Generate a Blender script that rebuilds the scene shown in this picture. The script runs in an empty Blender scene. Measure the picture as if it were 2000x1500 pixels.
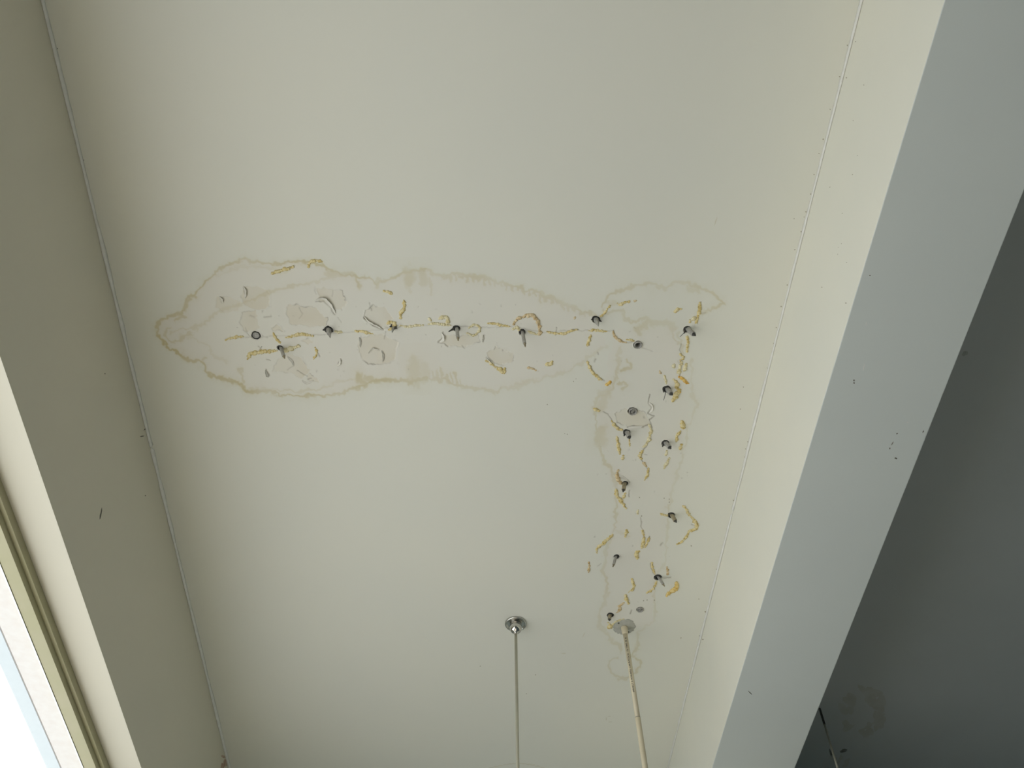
import bpy, bmesh, math, random
import numpy as np
from mathutils import Matrix, Vector

# ---------------------------------------------------------------- camera
CAM_Z = 1.45                      # eye height
H = 1.9                           # ceiling above the eye
ZC = CAM_Z + H                    # ceiling height
F = 1649.36                       # focal length in pixels of a 2000 px wide frame
_vy = np.array([868.0 - 1000, 3225.0 - 750, F]); _vy /= np.linalg.norm(_vy)
_vz = np.array([984.0 - 1000, -350.0 - 750, F]); _vz /= np.linalg.norm(_vz)
_vx = np.cross(_vy, _vz); _vx /= np.linalg.norm(_vx)
_vz = np.cross(_vx, _vy)
R = np.array([_vx, _vy, _vz])
scene = bpy.context.scene
cd = bpy.data.cameras.new('camera'); cam = bpy.data.objects.new('camera', cd)
scene.collection.objects.link(cam); scene.camera = cam
cd.sensor_fit = 'HORIZONTAL'; cd.sensor_width = 36.0; cd.lens = F / 2000 * 36.0
cd.clip_start = 0.02
c0, c1, c2 = R @ [1, 0, 0], R @ [0, -1, 0], R @ [0, 0, -1]
M = Matrix([[c0[0], c1[0], c2[0], 0], [c0[1], c1[1], c2[1], 0], [c0[2], c1[2], c2[2], CAM_Z], [0, 0, 0, 1]])
cam.matrix_world = M

# ---------------------------------------------------------------- light
wd = bpy.data.worlds.new('sky'); scene.world = wd; wd.use_nodes = True
nt = wd.node_tree; bg = nt.nodes['Background']
bg.inputs[0].default_value = (0.86, 0.95, 1.0, 1); bg.inputs[1].default_value = 1.15
sd = bpy.data.lights.new('sun', 'SUN'); sun = bpy.data.objects.new('sun', sd)
scene.collection.objects.link(sun)
sd.energy = 6.5; sd.angle = math.radians(1.2); sd.color = (1.0, 0.975, 0.95)
_d = Vector((0.52, 0.0, -1.0)); sun.rotation_euler = _d.to_track_quat('-Z', 'Y').to_euler()
sun.location = (-6, 0, 9)
scene.view_settings.view_transform = 'Standard'; scene.view_settings.look = 'None'
scene.view_settings.gamma = 1; scene.view_settings.use_curve_mapping = False
scene.view_settings.exposure = 0.30
scene.cycles.use_denoising = True
scene.cycles.max_bounces = 10; scene.cycles.diffuse_bounces = 8
scene.cycles.caustics_reflective = False; scene.cycles.caustics_refractive = False
scene.cycles.sample_clamp_indirect = 4.0

# ---------------------------------------------------------------- helpers
def P(px, py, z=ZC):
    """point of the ceiling plane (or of another height) seen along a sight line"""
    r = R @ np.array([px - 1000.0, py - 750.0, F])
    t = (z - CAM_Z) / r[2]
    return Vector((r[0] * t, r[1] * t, z))

def s2l(c):
    return tuple(((v / 255) / 12.92 if v / 255 <= 0.04045 else ((v / 255 + 0.055) / 1.055) ** 2.4) for v in c) + (1,)

def tag(o, label=None, cat=None, group=None, kind=None):
    if label: o['label'] = label
    if cat: o['category'] = cat
    if group: o['group'] = group
    if kind: o['kind'] = kind
    return o

def link(name, bm, m, parent=None, smooth=False):
    me = bpy.data.meshes.new(name)
    bm.normal_update(); bm.to_mesh(me); bm.free()
    if smooth:
        for p in me.polygons: p.use_smooth = True
    me.materials.append(m)
    o = bpy.data.objects.new(name, me); scene.collection.objects.link(o)
    if parent is not None:
        o.parent = parent
    return o

def empty(name, loc, rot=None):
    o = bpy.data.objects.new(name, None); scene.collection.objects.link(o)
    o.location = loc; o.empty_display_size = 0.02
    if rot is not None: o.rotation_euler = rot
    return o

def box(bm, x0, x1, y0, y1, z0, z1):
    vs = [bm.verts.new((x, y, z)) for z in (z0, z1) for y in (y0, y1) for x in (x0, x1)]
    for f in ((0, 2, 3, 1), (4, 5, 7, 6), (0, 1, 5, 4), (2, 6, 7, 3), (0, 4, 6, 2), (1, 3, 7, 5)):
        bm.faces.new([vs[i] for i in f])

def lathe(bm, prof, seg=28, jit=0.0, rnd=None):
    """profile = [(radius, z)...] about the z axis, top first"""
    rings = []
    js = [1 + (rnd.uniform(-jit, jit) if rnd else 0) for _ in range(seg)]
    for r, z in prof:
        if r < 1e-6:
            rings.append([bm.verts.new((0, 0, z))])
        else:
            rings.append([bm.verts.new((r * js[k] * math.cos(2 * math.pi * k / seg), r * js[k] * math.sin(2 * math.pi * k / seg), z)) for k in range(seg)])
    for a, b in zip(rings, rings[1:]):
        for k in range(seg):
            k2 = (k + 1) % seg
            if len(a) == 1 and len(b) == 1: continue
            if len(a) == 1: bm.faces.new((a[0], b[k2], b[k]))
            elif len(b) == 1: bm.faces.new((a[k], a[k2], b[0]))
            else: bm.faces.new((a[k], a[k2], b[k2], b[k]))
    return bm

def prism_y(bm, prof, y0, y1):
    """closed x,z profile pushed along y"""
    a = [bm.verts.new((x, y0, z)) for x, z in prof]; b = [bm.verts.new((x, y1, z)) for x, z in prof]
    n = len(prof)
    for k in range(n):
        bm.faces.new((a[k], a[(k + 1) % n], b[(k + 1) % n], b[k]))
    bm.faces.new(a[::-1]); bm.faces.new(b)
    bmesh.ops.recalc_face_normals(bm, faces=bm.faces)

def mat(name, col, rough=0.8, noise=None, metal=0.0, bump=None, spec=None):
    """procedural: noise = (scale, amount, second colour); bump = (scale, strength)"""
    m = bpy.data.materials.new(name); m.use_nodes = True
    n = m.node_tree.nodes; l = m.node_tree.links
    b = n['Principled BSDF']; b.inputs['Roughness'].default_value = rough; b.inputs['Metallic'].default_value = metal
    if spec is not None: b.inputs['Specular IOR Level'].default_value = spec
    b.inputs['Base Color'].default_value = col
    tc = n.new('ShaderNodeTexCoord')
    if noise:
        t = n.new('ShaderNodeTexNoise'); t.inputs['Scale'].default_value = noise[0]; t.inputs['Detail'].default_value = 4
        l.new(tc.outputs['Object'], t.inputs['Vector'])
        mp = n.new('ShaderNodeMapRange'); mp.inputs[1].default_value = 0.35; mp.inputs[2].default_value = 0.68
        mp.inputs[3].default_value = 0; mp.inputs[4].default_value = noise[1]
        l.new(t.outputs['Fac'], mp.inputs[0])
        mx = n.new('ShaderNodeMix'); mx.data_type = 'RGBA'
        mx.inputs['A'].default_value = col; mx.inputs['B'].default_value = noise[2]
        l.new(mp.outputs[0], mx.inputs['Factor']); l.new(mx.outputs['Result'], b.inputs['Base Color'])
    if bump:
        t2 = n.new('ShaderNodeTexNoise'); t2.inputs['Scale'].default_value = bump[0]; t2.inputs['Detail'].default_value = 5
        l.new(tc.outputs['Object'], t2.inputs['Vector'])
        bp = n.new('ShaderNodeBump'); bp.inputs['Strength'].default_value = bump[1]; bp.inputs['Distance'].default_value = 0.002
        l.new(t2.outputs['Fac'], bp.inputs['Height']); l.new(bp.outputs['Normal'], b.inputs['Normal'])
    return m

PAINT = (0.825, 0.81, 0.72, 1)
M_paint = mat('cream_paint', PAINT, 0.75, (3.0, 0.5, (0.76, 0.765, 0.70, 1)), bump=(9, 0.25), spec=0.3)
M_paint_shaded = mat('shaded_cream_paint', (0.71, 0.675, 0.57, 1), 0.75, (3.0, 0.5, (0.68, 0.655, 0.56, 1)), bump=(9, 0.25), spec=0.3)  # cream paint darkened and warmed: the left beam's shade is in the colour
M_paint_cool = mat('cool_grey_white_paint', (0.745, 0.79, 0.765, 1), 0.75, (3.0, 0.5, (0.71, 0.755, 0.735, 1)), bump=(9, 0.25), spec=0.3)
M_caulk = mat('caulk', (0.86, 0.86, 0.83, 1), 0.5, (60, 0.5, (0.72, 0.73, 0.69, 1)))
M_speck = mat('mould', (0.10, 0.10, 0.085, 1), 0.9, (90, 0.8, (0.22, 0.20, 0.15, 1)))
M_scuff = mat('scuff', (0.38, 0.35, 0.27, 1), 0.9, (120, 0.8, (0.55, 0.52, 0.43, 1)))
M_frame = mat('window_frame_paint', (0.41, 0.39, 0.235, 1), 0.5, (14, 0.6, (0.45, 0.415, 0.28, 1)))
M_floor = mat('beige_tiles', (0.68, 0.63, 0.56, 1), 0.45, (6, 0.7, (0.62, 0.57, 0.50, 1)))
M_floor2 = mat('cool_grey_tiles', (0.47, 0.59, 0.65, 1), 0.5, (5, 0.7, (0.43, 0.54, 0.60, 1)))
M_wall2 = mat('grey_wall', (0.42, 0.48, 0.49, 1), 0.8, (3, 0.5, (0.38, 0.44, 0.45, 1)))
M_ground = mat('pale_paving', (0.545, 0.555, 0.555, 1), 0.9, (2, 0.6, (0.47, 0.48, 0.48, 1)))
M_ext = mat('outside_render', (0.82, 0.80, 0.79, 1), 0.85, (45, 0.8, (0.78, 0.74, 0.72, 1)), bump=(40, 0.3))
M_foam = {}
def foam_mat(key, base, dark, deep):
    m = bpy.data.materials.new('dried_resin_' + key); m.use_nodes = True
    n = m.node_tree.nodes; l = m.node_tree.links; b = n['Principled BSDF']
    b.inputs['Roughness'].default_value = 0.55; b.inputs['Specular IOR Level'].default_value = 0.35
    tc = n.new('ShaderNodeTexCoord'); t = n.new('ShaderNodeTexNoise'); t.inputs['Scale'].default_value = 120; t.inputs['Detail'].default_value = 3
    l.new(tc.outputs['Object'], t.inputs['Vector'])
    cr = n.new('ShaderNodeValToRGB'); e = cr.color_ramp.elements
    e[0].position = 0.30; e[0].color = deep; e[1].position = 0.58; e[1].color = base
    x = e.new(0.42); x.color = dark
    l.new(t.outputs['Fac'], cr.inputs[0]); l.new(cr.outputs[0], b.inputs['Base Color'])
    M_foam[key] = m
foam_mat('straw', (0.80, 0.70, 0.41, 1), (0.72, 0.58, 0.25, 1), (0.44, 0.33, 0.12, 1))
foam_mat('pale', (0.82, 0.76, 0.53, 1), (0.75, 0.66, 0.38, 1), (0.52, 0.43, 0.20, 1))
foam_mat('orange', (0.84, 0.62, 0.22, 1), (0.80, 0.47, 0.08, 1), (0.50, 0.26, 0.05, 1))
foam_mat('gold', (0.82, 0.66, 0.32, 1), (0.78, 0.56, 0.18, 1), (0.52, 0.34, 0.10, 1))
foam_mat('tan', (0.76, 0.64, 0.42, 1), (0.66, 0.50, 0.27, 1), (0.42, 0.30, 0.14, 1))
M_rubber = mat('black_rubber', (0.035, 0.035, 0.032, 1), 0.6, (150, 0.8, (0.09, 0.09, 0.08, 1)))
M_steel = mat('dull_steel', (0.50, 0.49, 0.46, 1), 0.5, (160, 0.8, (0.30, 0.29, 0.27, 1)), metal=0.3)
M_rust = mat('dirty_steel', (0.42, 0.37, 0.25, 1), 0.6, (180, 0.8, (0.24, 0.20, 0.13, 1)), metal=0.15)
M_wire = mat('thin_wire', (0.16, 0.16, 0.15, 1), 0.5, (80, 0.5, (0.25, 0.25, 0.24, 1)))
M_chrome = mat('chrome', (0.62, 0.61, 0.58, 1), 0.06, (30, 0.3, (0.56, 0.55, 0.52, 1)), metal=1.0)
M_rose = mat('polished_nickel', (0.58, 0.57, 0.53, 1), 0.22, (30, 0.3, (0.52, 0.51, 0.48, 1)), metal=1.0)
M_rod = mat('satin_metal_rod', (0.56, 0.54, 0.44, 1), 0.45, (30, 0.4, (0.50, 0.48, 0.39, 1)), metal=0.15)
M_pvc = mat('cream_pvc', (0.74, 0.67, 0.50, 1), 0.4, (12, 0.6, (0.66, 0.58, 0.42, 1)))
M_ink = mat('printed_ink', (0.06, 0.055, 0.045, 1), 0.7, (100, 0.4, (0.12, 0.11, 0.09, 1)))
M_putty = mat('cement_patch', (0.50, 0.50, 0.45, 1), 0.95, (70, 0.8, (0.40, 0.40, 0.35, 1)), bump=(60, 0.6))
M_flake = mat('loose_paint', (0.80, 0.78, 0.72, 1), 0.7, (40, 0.5, (0.74, 0.71, 0.63, 1)))

# ---------------------------------------------------------------- room shell
XL, XR = -0.942, 0.758          # inner faces of the two downstands
ZL, ZR = CAM_Z + 1.400, CAM_Z + 1.550
XLO, XRO = -1.228, 1.023
Y0, Y1 = -2.2, 3.22              # wall behind the camera and far wall
XF = 5.2                        # far side of the next room
PAR = 0.95                      # parapet height
WY0, WY1 = -0.6, 2.6            # window opening

bm = bmesh.new()   # left wall: downstand, parapet and two piers round the window opening
soff = [(XL, ZC + 0.15), (XL, ZL), (-1.165, ZL), (-1.165, ZL + 0.008), (-1.170, ZL + 0.008), (-1.170, ZL + 0.001), (-1.2075, ZL + 0.001), (-1.2075, ZC + 0.15)]
prism_y(bm, soff, Y0, Y1)
box(bm, -1.2, XL, Y0, Y1, 0, PAR)
box(bm, -1.2, XL, Y0, WY0, PAR, ZL); box(bm, -1.2, XL, WY1, Y1, PAR, ZL)
wl = link('wall_left', bm, M_paint_shaded); wl.data.materials.append(M_ext)
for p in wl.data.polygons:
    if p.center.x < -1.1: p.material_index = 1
tag(wl, 'cream painted downstand beam on the left above the bright opening, dark inner face', 'wall', kind='structure')
# the soffit outside the window frame is rendered masonry: its own strip of the same wall
bm = bmesh.new(); box(bm, -1.1645, -1.073, Y0, Y1, ZL - 0.0025, ZL + 0.01)
o = link('outer_soffit', bm, M_ext, wl); tag(o, 'pinkish white rendered strip outside the window frame')
M_lip = mat('bloom_tinted_paint', (0.70, 0.77, 0.82, 1), 0.8, (30, 0.5, (0.66, 0.73, 0.78, 1)))  # bluish tint paints the sky's bloom onto the lip
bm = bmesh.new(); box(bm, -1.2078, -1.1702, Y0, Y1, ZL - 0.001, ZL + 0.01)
o = link('drip_lip', bm, M_lip, wl); tag(o, 'outer lip tinted pale blue for the bloom of the white sky')

bm = bmesh.new()
box(bm, XR, XRO, Y0, Y1, ZR, ZC + 0.15)
box(bm, XR, XRO, Y0, Y0 + 0.5, 0, ZR); box(bm, XR, XRO, 2.56, Y1, 0, ZR)
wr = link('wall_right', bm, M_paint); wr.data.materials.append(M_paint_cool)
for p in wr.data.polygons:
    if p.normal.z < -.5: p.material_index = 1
tag(wr, 'cream painted downstand beam on the right with a grey underside', 'wall', kind='structure')
bv = wr.modifiers.new('b', 'BEVEL'); bv.width = 0.002; bv.segments = 2

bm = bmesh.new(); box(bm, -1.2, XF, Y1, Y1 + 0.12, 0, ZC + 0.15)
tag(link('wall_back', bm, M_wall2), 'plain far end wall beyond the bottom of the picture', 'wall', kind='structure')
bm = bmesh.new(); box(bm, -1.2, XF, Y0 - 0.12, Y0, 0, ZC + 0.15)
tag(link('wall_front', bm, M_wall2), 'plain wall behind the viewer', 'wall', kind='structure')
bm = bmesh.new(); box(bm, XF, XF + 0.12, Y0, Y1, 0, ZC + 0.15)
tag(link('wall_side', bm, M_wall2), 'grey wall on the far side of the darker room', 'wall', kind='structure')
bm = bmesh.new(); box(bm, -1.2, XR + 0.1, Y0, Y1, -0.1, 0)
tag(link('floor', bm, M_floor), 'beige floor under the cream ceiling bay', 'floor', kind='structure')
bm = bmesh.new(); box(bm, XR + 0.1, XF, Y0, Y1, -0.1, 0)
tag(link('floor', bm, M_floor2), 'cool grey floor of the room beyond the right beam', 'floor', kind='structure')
bm = bmesh.new(); box(bm, -40, -1.209, -30, 34, -0.5, -0.3)
tag(link('ground', bm, M_ground), 'pale sunlit ground outside the opening', 'ground', kind='structure')

# window frame head: stepped section fixed under the left beam
bm = bmesh.new()
prism_y(bm, [(-1.030, ZL + 0.004), (-1.030, ZL - 0.024), (-1.038, ZL - 0.024), (-1.038, ZL - 0.042), (-1.0695, ZL - 0.042), (-1.074, ZL - 0.039), (-1.074, ZL + 0.004)], WY0, WY1)
wf = link('window_1', bm, M_frame)
tag(wf, 'olive cream window frame head with a stepped track under the left beam', 'window frame', kind='structure')
bm = bmesh.new(); prism_y(bm, [(-1.0735, ZL - 0.0395), (-1.0715, ZL - 0.043), (-1.0765, ZL - 0.0415), (-1.0765, ZL - 0.036)], WY0, WY1)
tag(link('edge_highlight', bm, M_caulk, wf), 'thin white strip painted as the highlight on the outer edge')  # bevel highlight of the frame, painted as a white strip
bm = bmesh.new(); prism_y(bm, [(-1.0302, ZL - 0.0205), (-1.0275, ZL - 0.0215), (-1.0275, ZL - 0.0245), (-1.0382, ZL - 0.0245), (-1.0382, ZL - 0.0225)], WY0, WY1)
tag(link('track_rib', bm, M_frame, wf), 'narrow paler rib of the track')
# frame sill and jambs of the same window, below and beyond the picture
bm = bmesh.new(); box(bm, -1.074, -1.030, WY0, WY1, PAR - 0.004, PAR + 0.04)
box(bm, -1.072, -1.032, WY0 - 0.004, WY0 + 0.045, PAR + 0.04, ZL - 0.03); box(bm, -1.072, -1.032, WY1 - 0.045, WY1 + 0.004, PAR + 0.04, ZL - 0.03)
link('jamb', bm, M_frame, wf)

# ---------------------------------------------------------------- ceiling with its damage
rng = np.random.RandomState(7)
_lat = rng.rand(256, 256)
def vnoise(x, y, s, off=0):
    x = np.asarray(x) / s + off * 17.3; y = np.asarray(y) / s + off * 9.1
    xi = np.floor(x).astype(int); yi = np.floor(y).astype(int); fx = x - xi; fy = y - yi
    fx = fx * fx * (3 - 2 * fx); fy = fy * fy * (3 - 2 * fy)
    g = lambda a, b: _lat[a % 256, b % 256]
    return (g(xi, yi) * (1 - fx) + g(xi + 1, yi) * fx) * (1 - fy) + (g(xi, yi + 1) * (1 - fx) + g(xi + 1, yi + 1) * fx) * fy
def fbm(x, y, s, off=0):
    return 0.55 * vnoise(x, y, s, off) + 0.3 * vnoise(x, y, s / 2.1, off + 1) + 0.15 * vnoise(x, y, s / 4.3, off + 2)

def grid(x0, x1, y0, y1, step):
    nx = max(1, int(round((x1 - x0) / step))); ny = max(1, int(round((y1 - y0) / step)))
    X, Y = np.meshgrid(np.linspace(x0, x1, nx + 1), np.linspace(y0, y1, ny + 1))
    idx = np.arange((nx + 1) * (ny + 1)).reshape(ny + 1, nx + 1)
    q = np.stack([idx[:-1, :-1], idx[1:, :-1], idx[1:, 1:], idx[:-1, 1:]], -1).reshape(-1, 4)   # faces look down
    return np.stack([X.ravel(), Y.ravel()], 1), q

XA0, XA1, YA0, YA1, YB1, XB0 = -0.87, 0.66, 0.88, 1.42, 2.62, 0.27
parts = [grid(XA0, XA1, YA0, YA1, 0.0017), grid(XB0, XA1, YA1, YB1, 0.0017)]
big = [grid(XL - 0.01, XA0, Y0, Y1, 0.25), grid(XA0, XA1, Y0, YA0, 0.25), grid(XA1, XR + 0.01, Y0, Y1, 0.25),
       grid(XA0, XB0, YA1, Y1, 0.25), grid(XB0, XA1, YB1, Y1, 0.25)]
V = []; Q = []; n0 = 0; nfine = 0
for i, (v, q) in enumerate(parts + big):
    V.append(v); Q.append(q + n0); n0 += len(v)
    if i < 2: nfine = n0
V = np.concatenate(V); Q = np.concatenate(Q)
# sight-line coordinates of each ceiling vertex: the surveyed marks below are listed in them
cc = (np.stack([V[:, 0], V[:, 1], np.full(len(V), H)], 1)) @ R
U = cc[:, 0] / cc[:, 2] * F + 1000; W = cc[:, 1] / cc[:, 2] * F + 750
fine = np.zeros(len(V), bool); fine[:nfine] = True
U1 = U + (fbm(U, W, 14, 3) - .5) * 13 + (vnoise(U, W, 5, 21) - .5) * 5; W1 = W + (fbm(U, W, 14, 6) - .5) * 13 + (vnoise(U, W, 5, 25) - .5) * 5      # ragged water line
U2 = U + (fbm(U, W, 9, 9) - .5) * 9; W2 = W + (fbm(U, W, 9, 12) - .5) * 9

def smooth(pts, n=6):
    """catmull-rom"""
    p = [pts[0]] + list(pts) + [pts[-1]]; out = []
    for i in range(1, len(p) - 2):
        a, b, c, d = (np.array(q, float) for q in p[i - 1:i + 3])
        for k in range(n):
            t = k / n
            out.append(0.5 * ((2 * b) + (c - a) * t + (2 * a - 5 * b + 4 * c - d) * t * t + (3 * b - a - 3 * c + d) * t ** 3))
    out.append(np.array(pts[-1], float)); return out

def dist(pts, u, w, sel):
    d = np.full(len(u), 1e9); uu = u[sel]; ww = w[sel]; dd = np.full(len(uu), 1e9)
    for a, b in zip(pts, pts[1:]):
        a = np.array(a, float); b = np.array(b, float); ab = b - a; L = max(ab @ ab, 1e-9)
        t = np.clip(((uu - a[0]) * ab[0] + (ww - a[1]) * ab[1]) / L, 0, 1)
        dd = np.minimum(dd, np.hypot(uu - a[0] - t * ab[0], ww - a[1] - t * ab[1]))
    d[sel] = dd; return d

def near(pts, m=40):
    p = np.array(pts, float)
    return np.where(fine & (U > p[:, 0].min() - m) & (U < p[:, 0].max() + m) & (W > p[:, 1].min() - m) & (W < p[:, 1].max() + m))[0]

stain = np.zeros(len(V)); pink = np.zeros(len(V)); peel = np.zeros(len(V)); crack = np.zeros(len(V)); Z = np.zeros(len(V))  # crack also carries painted peel-edge shadow and hole shade
def band(pts, w, amt, arr=None, u=None, wv=None, sm=True):
    arr = stain if arr is None else arr; u = U1 if u is None else u; wv = W1 if wv is None else wv
    q = smooth(pts) if sm else pts; sel = near(q, 30); d = dist(q, u, wv, sel)[sel]
    ww = w * (0.55 + 0.9 * vnoise(U[sel], W[sel], 26, 4))
    a = amt * (0.55 + 0.8 * vnoise(U[sel], W[sel], 45, 8))
    v = a * (0.80 * np.exp(-(d / (ww * .85)) ** 4) + 0.20 * np.exp(-(d / (2.4 * ww)) ** 2))
    arr[sel] = np.maximum(arr[sel], v)
def inside(poly, u, w):
    r = np.zeros(len(u), bool); n = len(poly)
    for i in range(n):
        x1, y1 = poly[i]; x2, y2 = poly[(i + 1) % n]
        if y1 == y2: continue
        c = ((y1 > w) != (y2 > w)) & (u < (x2 - x1) * (w - y1) / (y2 - y1) + x1); r ^= c
    return r

UP = [(305, 655), (307, 638), (330, 620), (356, 612), (362, 592), (384, 570), (402, 548), (440, 520), (478, 507), (520, 516), (560, 513), (600, 512), (640, 525), (680, 541), (722, 540), (738, 552), (770, 541), (800, 531), (832, 528), (862, 540), (902, 537), (950, 546), (1000, 557), (1040, 569), (1080, 583), (1112, 599), (1140, 610), (1162, 618)]
LO = [(305, 655), (322, 675), (345, 688), (372, 702), (390, 708), (412, 731), (440, 742), (470, 750), (486, 763), (520, 765), (560, 772), (592, 775), (640, 771), (680, 762), (722, 745), (760, 742), (800, 745), (832, 738), (862, 741), (900, 753), (940, 763), (980, 762), (1012, 752), (1050, 742), (1090, 730), (1130, 712), (1158, 692), (1184, 678)]
band(UP[:9], 4.0, .62); band(UP[8:16], 3.8, .50); band(UP[15:19], 4.5, .55); band(UP[18:], 4.2, .34)
band(LO[:8], 3.6, .75); band(LO[7:15], 3.8, .62); band(LO[14:18], 5.5, .55); band(LO[17:22], 3.8, .34); band(LO[21:], 4.0, .20)
band([(330, 640), (322, 655), (335, 668), (362, 655), (372, 652)], 3.2, .38); band([(345, 628), (362, 622), (350, 618)], 3.5, .5)
band([(332, 652), (352, 645), (384, 640), (412, 620), (442, 600), (482, 590), (532, 569), (582, 555), (640, 545), (672, 540)], 3.5, .26)
band([(352, 655), (382, 662), (402, 675), (418, 694), (445, 706)], 3.5, .18)
band([(486, 760), (540, 762), (610, 762), (660, 745), (700, 738)], 3.0, .28)
band([(460, 520), (512, 525), (560, 530)], 3.5, .16); band([(400, 545), (430, 535), (470, 522)], 3, .16)
band([(470, 722), (474, 745)], 3.5, .4); band([(402, 700), (396, 705)], 4, .45)
for a, b, w_, t_ in (((800, 532), (796, 556), 13, .40), ((822, 532), (826, 548), 10, .40), ((838, 545), (843, 572), 4, .34), ((808, 700), (812, 742), 15, .36), ((828, 715), (830, 742), 10, .26),
                     ((700, 735), (712, 752), 10, .5), ((715, 738), (742, 746), 7, .42), ((740, 545), (738, 555), 8, .4), ((697, 540), (698, 556), 4, .45), ((640, 536), (690, 538), 9, .34),
                     ((790, 558), (798, 570), 9, .22)):
    band([a, b], w_, t_, sm=False)
for k, x in enumerate(range(868, 1130, 11)):      # comb of runs inside the upper water line
    yy = np.interp(x, [p[0] for p in UP[19:]], [p[1] for p in UP[19:]])
    band([(x, yy), (x + 1, yy + 5 + 9 * ((k * 37) % 10) / 10)], 3.0, .30, u=U2, wv=W2, sm=False)
for k, x in enumerate(range(838, 905, 9)):
    yy = np.interp(x, [p[0] for p in LO[17:]], [p[1] for p in LO[17:]])
    band([(x, yy), (x - 3, yy - 10 - 14 * ((k * 53) % 10) / 10)], 2.6, .30, u=U2, wv=W2, sm=False)
# the second patch and the run beside the pipe
band([(1176, 600), (1180, 585), (1192, 575), (1215, 568), (1240, 558), (1280, 552), (1302, 557), (1330, 549), (1360, 558), (1385, 568), (1402, 580), (1411, 592), (1392, 600), (1374, 612)], 3.6, .36)
band([(1283, 560), (1300, 562)], 7, .32, sm=False); band([(1345, 562), (1365, 566)], 6, .26, sm=False)
band([(1185, 610), (1214, 608), (1222, 620), (1240, 628), (1262, 620), (1285, 634), (1312, 640), (1318, 662), (1330, 671)], 3.0, .28)
band([(1262, 628), (1306, 634), (1312, 642)], 8, .34); band([(1252, 650), (1246, 640), (1262, 636)], 6, .3)
band([(1326, 650), (1330, 672), (1334, 690)], 3, .26)
band([(1211, 680), (1206, 720), (1196, 760), (1168, 782), (1160, 808), (1172, 860), (1178, 898), (1200, 925), (1200, 1000), (1200, 1040), (1186, 1070), (1179, 1110), (1186, 1150), (1174, 1198), (1172, 1226), (1186, 1242)], 3.2, .30)
band([(1178, 838), (1172, 858), (1182, 862)], 12, .30); band([(1172, 772), (1190, 765), (1168, 800)], 8, .22)
band([(1350, 700), (1352, 770), (1360, 790), (1346, 830), (1330, 900), (1317, 950), (1304, 1000), (1302, 1050), (1299, 1090), (1281, 1126), (1275, 1160), (1280, 1182), (1278, 1210), (1262, 1226), (1248, 1236)], 3.0, .22)
band([(1212, 724), (1226, 721), (1236, 720), (1233, 708), (1226, 702)], 3.2, .50); band([(1210, 745), (1226, 752), (1220, 760)], 3.6, .42); band([(1212, 690), (1208, 705)], 6, .3)
band([(1205, 1040), (1215, 1042), (1228, 1046)], 4, .2)
band([(1186, 1240), (1196, 1256), (1212, 1264), (1214, 1274)], 3.4, .34); band([(1246, 1240), (1246, 1262), (1232, 1280)], 3.4, .28)
band([(1206, 1286), (1194, 1290), (1190, 1306), (1200, 1320), (1222, 1327), (1240, 1316), (1248, 1296), (1238, 1282)], 2.6, .34)
band([(1184, 590), (1208, 592)], 4, .2, sm=False)
# pinkish wet-through tone inside the blobs
body = UP + LO[::-1]; sel = near(body, 5); m_ = inside(body, U1[sel], W1[sel])
pink[sel] = np.where(m_, 0.22 + 0.35 * vnoise(U[sel], W[sel], 80, 2), 0)
col = [(1205, 640), (1320, 640), (1345, 800), (1305, 1000), (1275, 1180), (1275, 1225), (1180, 1225), (1180, 1100), (1205, 1000), (1165, 810)]
sel = near(col, 5); m_ = inside(col, U1[sel], W1[sel]); pink[sel] = np.maximum(pink[sel], np.where(m_, 0.18 + 0.3 * vnoise(U[sel], W[sel], 60, 5), 0))

# patches where the skin of paint has come off
PEELS = [[(476, 561), (504, 556), (528, 574), (527, 600), (498, 606), (478, 598), (470, 580)],
         [(424, 580), (446, 578), (470, 590), (468, 606), (440, 612), (420, 600)],
         [(472, 612), (500, 606), (506, 640), (480, 650), (468, 632)],
         [(562, 594), (618, 600), (640, 622), (636, 640), (570, 636), (558, 612)],
         [(620, 562), (668, 566), (676, 592), (668, 606), (652, 602), (640, 588), (622, 590)],
         [(712, 606), (728, 596), (756, 604), (770, 622), (756, 642), (732, 636), (712, 626)],
         [(702, 660), (748, 652), (778, 668), (772, 704), (748, 712), (716, 712), (700, 690)],
         [(560, 690), (590, 700), (606, 724), (590, 740), (560, 726), (530, 726), (540, 706)],
         [(586, 664), (604, 660), (612, 668), (600, 676)],
         [(528, 640), (542, 634), (552, 646), (534, 648)],
         [(864, 654), (900, 656), (934, 652), (936, 668), (906, 678), (872, 676), (856, 668)],
         [(950, 690), (968, 676), (1000, 690), (1004, 704), (980, 714), (956, 704)],
         [(1200, 808), (1224, 796), (1262, 806), (1270, 832), (1230, 834), (1206, 826)],
         [(600, 730), (620, 738), (622, 748), (600, 744)]]
for k, poly in enumerate(PEELS):
    sel = near(poly, 14); ins = inside(poly, U2[sel], W2[sel])
    d = dist(poly + [poly[0]], U2, W2, sel)[sel]
    m_ = np.where(ins, np.clip(d / 1.3, 0, 1), 0)
    peel[sel] = np.maximum(peel[sel], m_ * (0.25 + 0.5 * vnoise(U[sel], W[sel], 30, k)))
    Z[sel] = np.maximum(Z[sel], m_ * 0.0009)
    lip = np.where(ins, 0, np.exp(-(d / 2.0) ** 2)) * np.clip(vnoise(U[sel], W[sel], 22, 20 + k) * 2.4 - 0.9, 0, 1)
    Z[sel] -= lip * 0.0010
    edge = np.exp(-(d / 0.9) ** 2) * np.clip(vnoise(U[sel], W[sel], 16, 40 + k) * 3.0 - 1.75, 0, 1)
    crack[sel] = np.maximum(crack[sel], edge * .6)  # dark shadow line painted along the peeled edges

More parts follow.
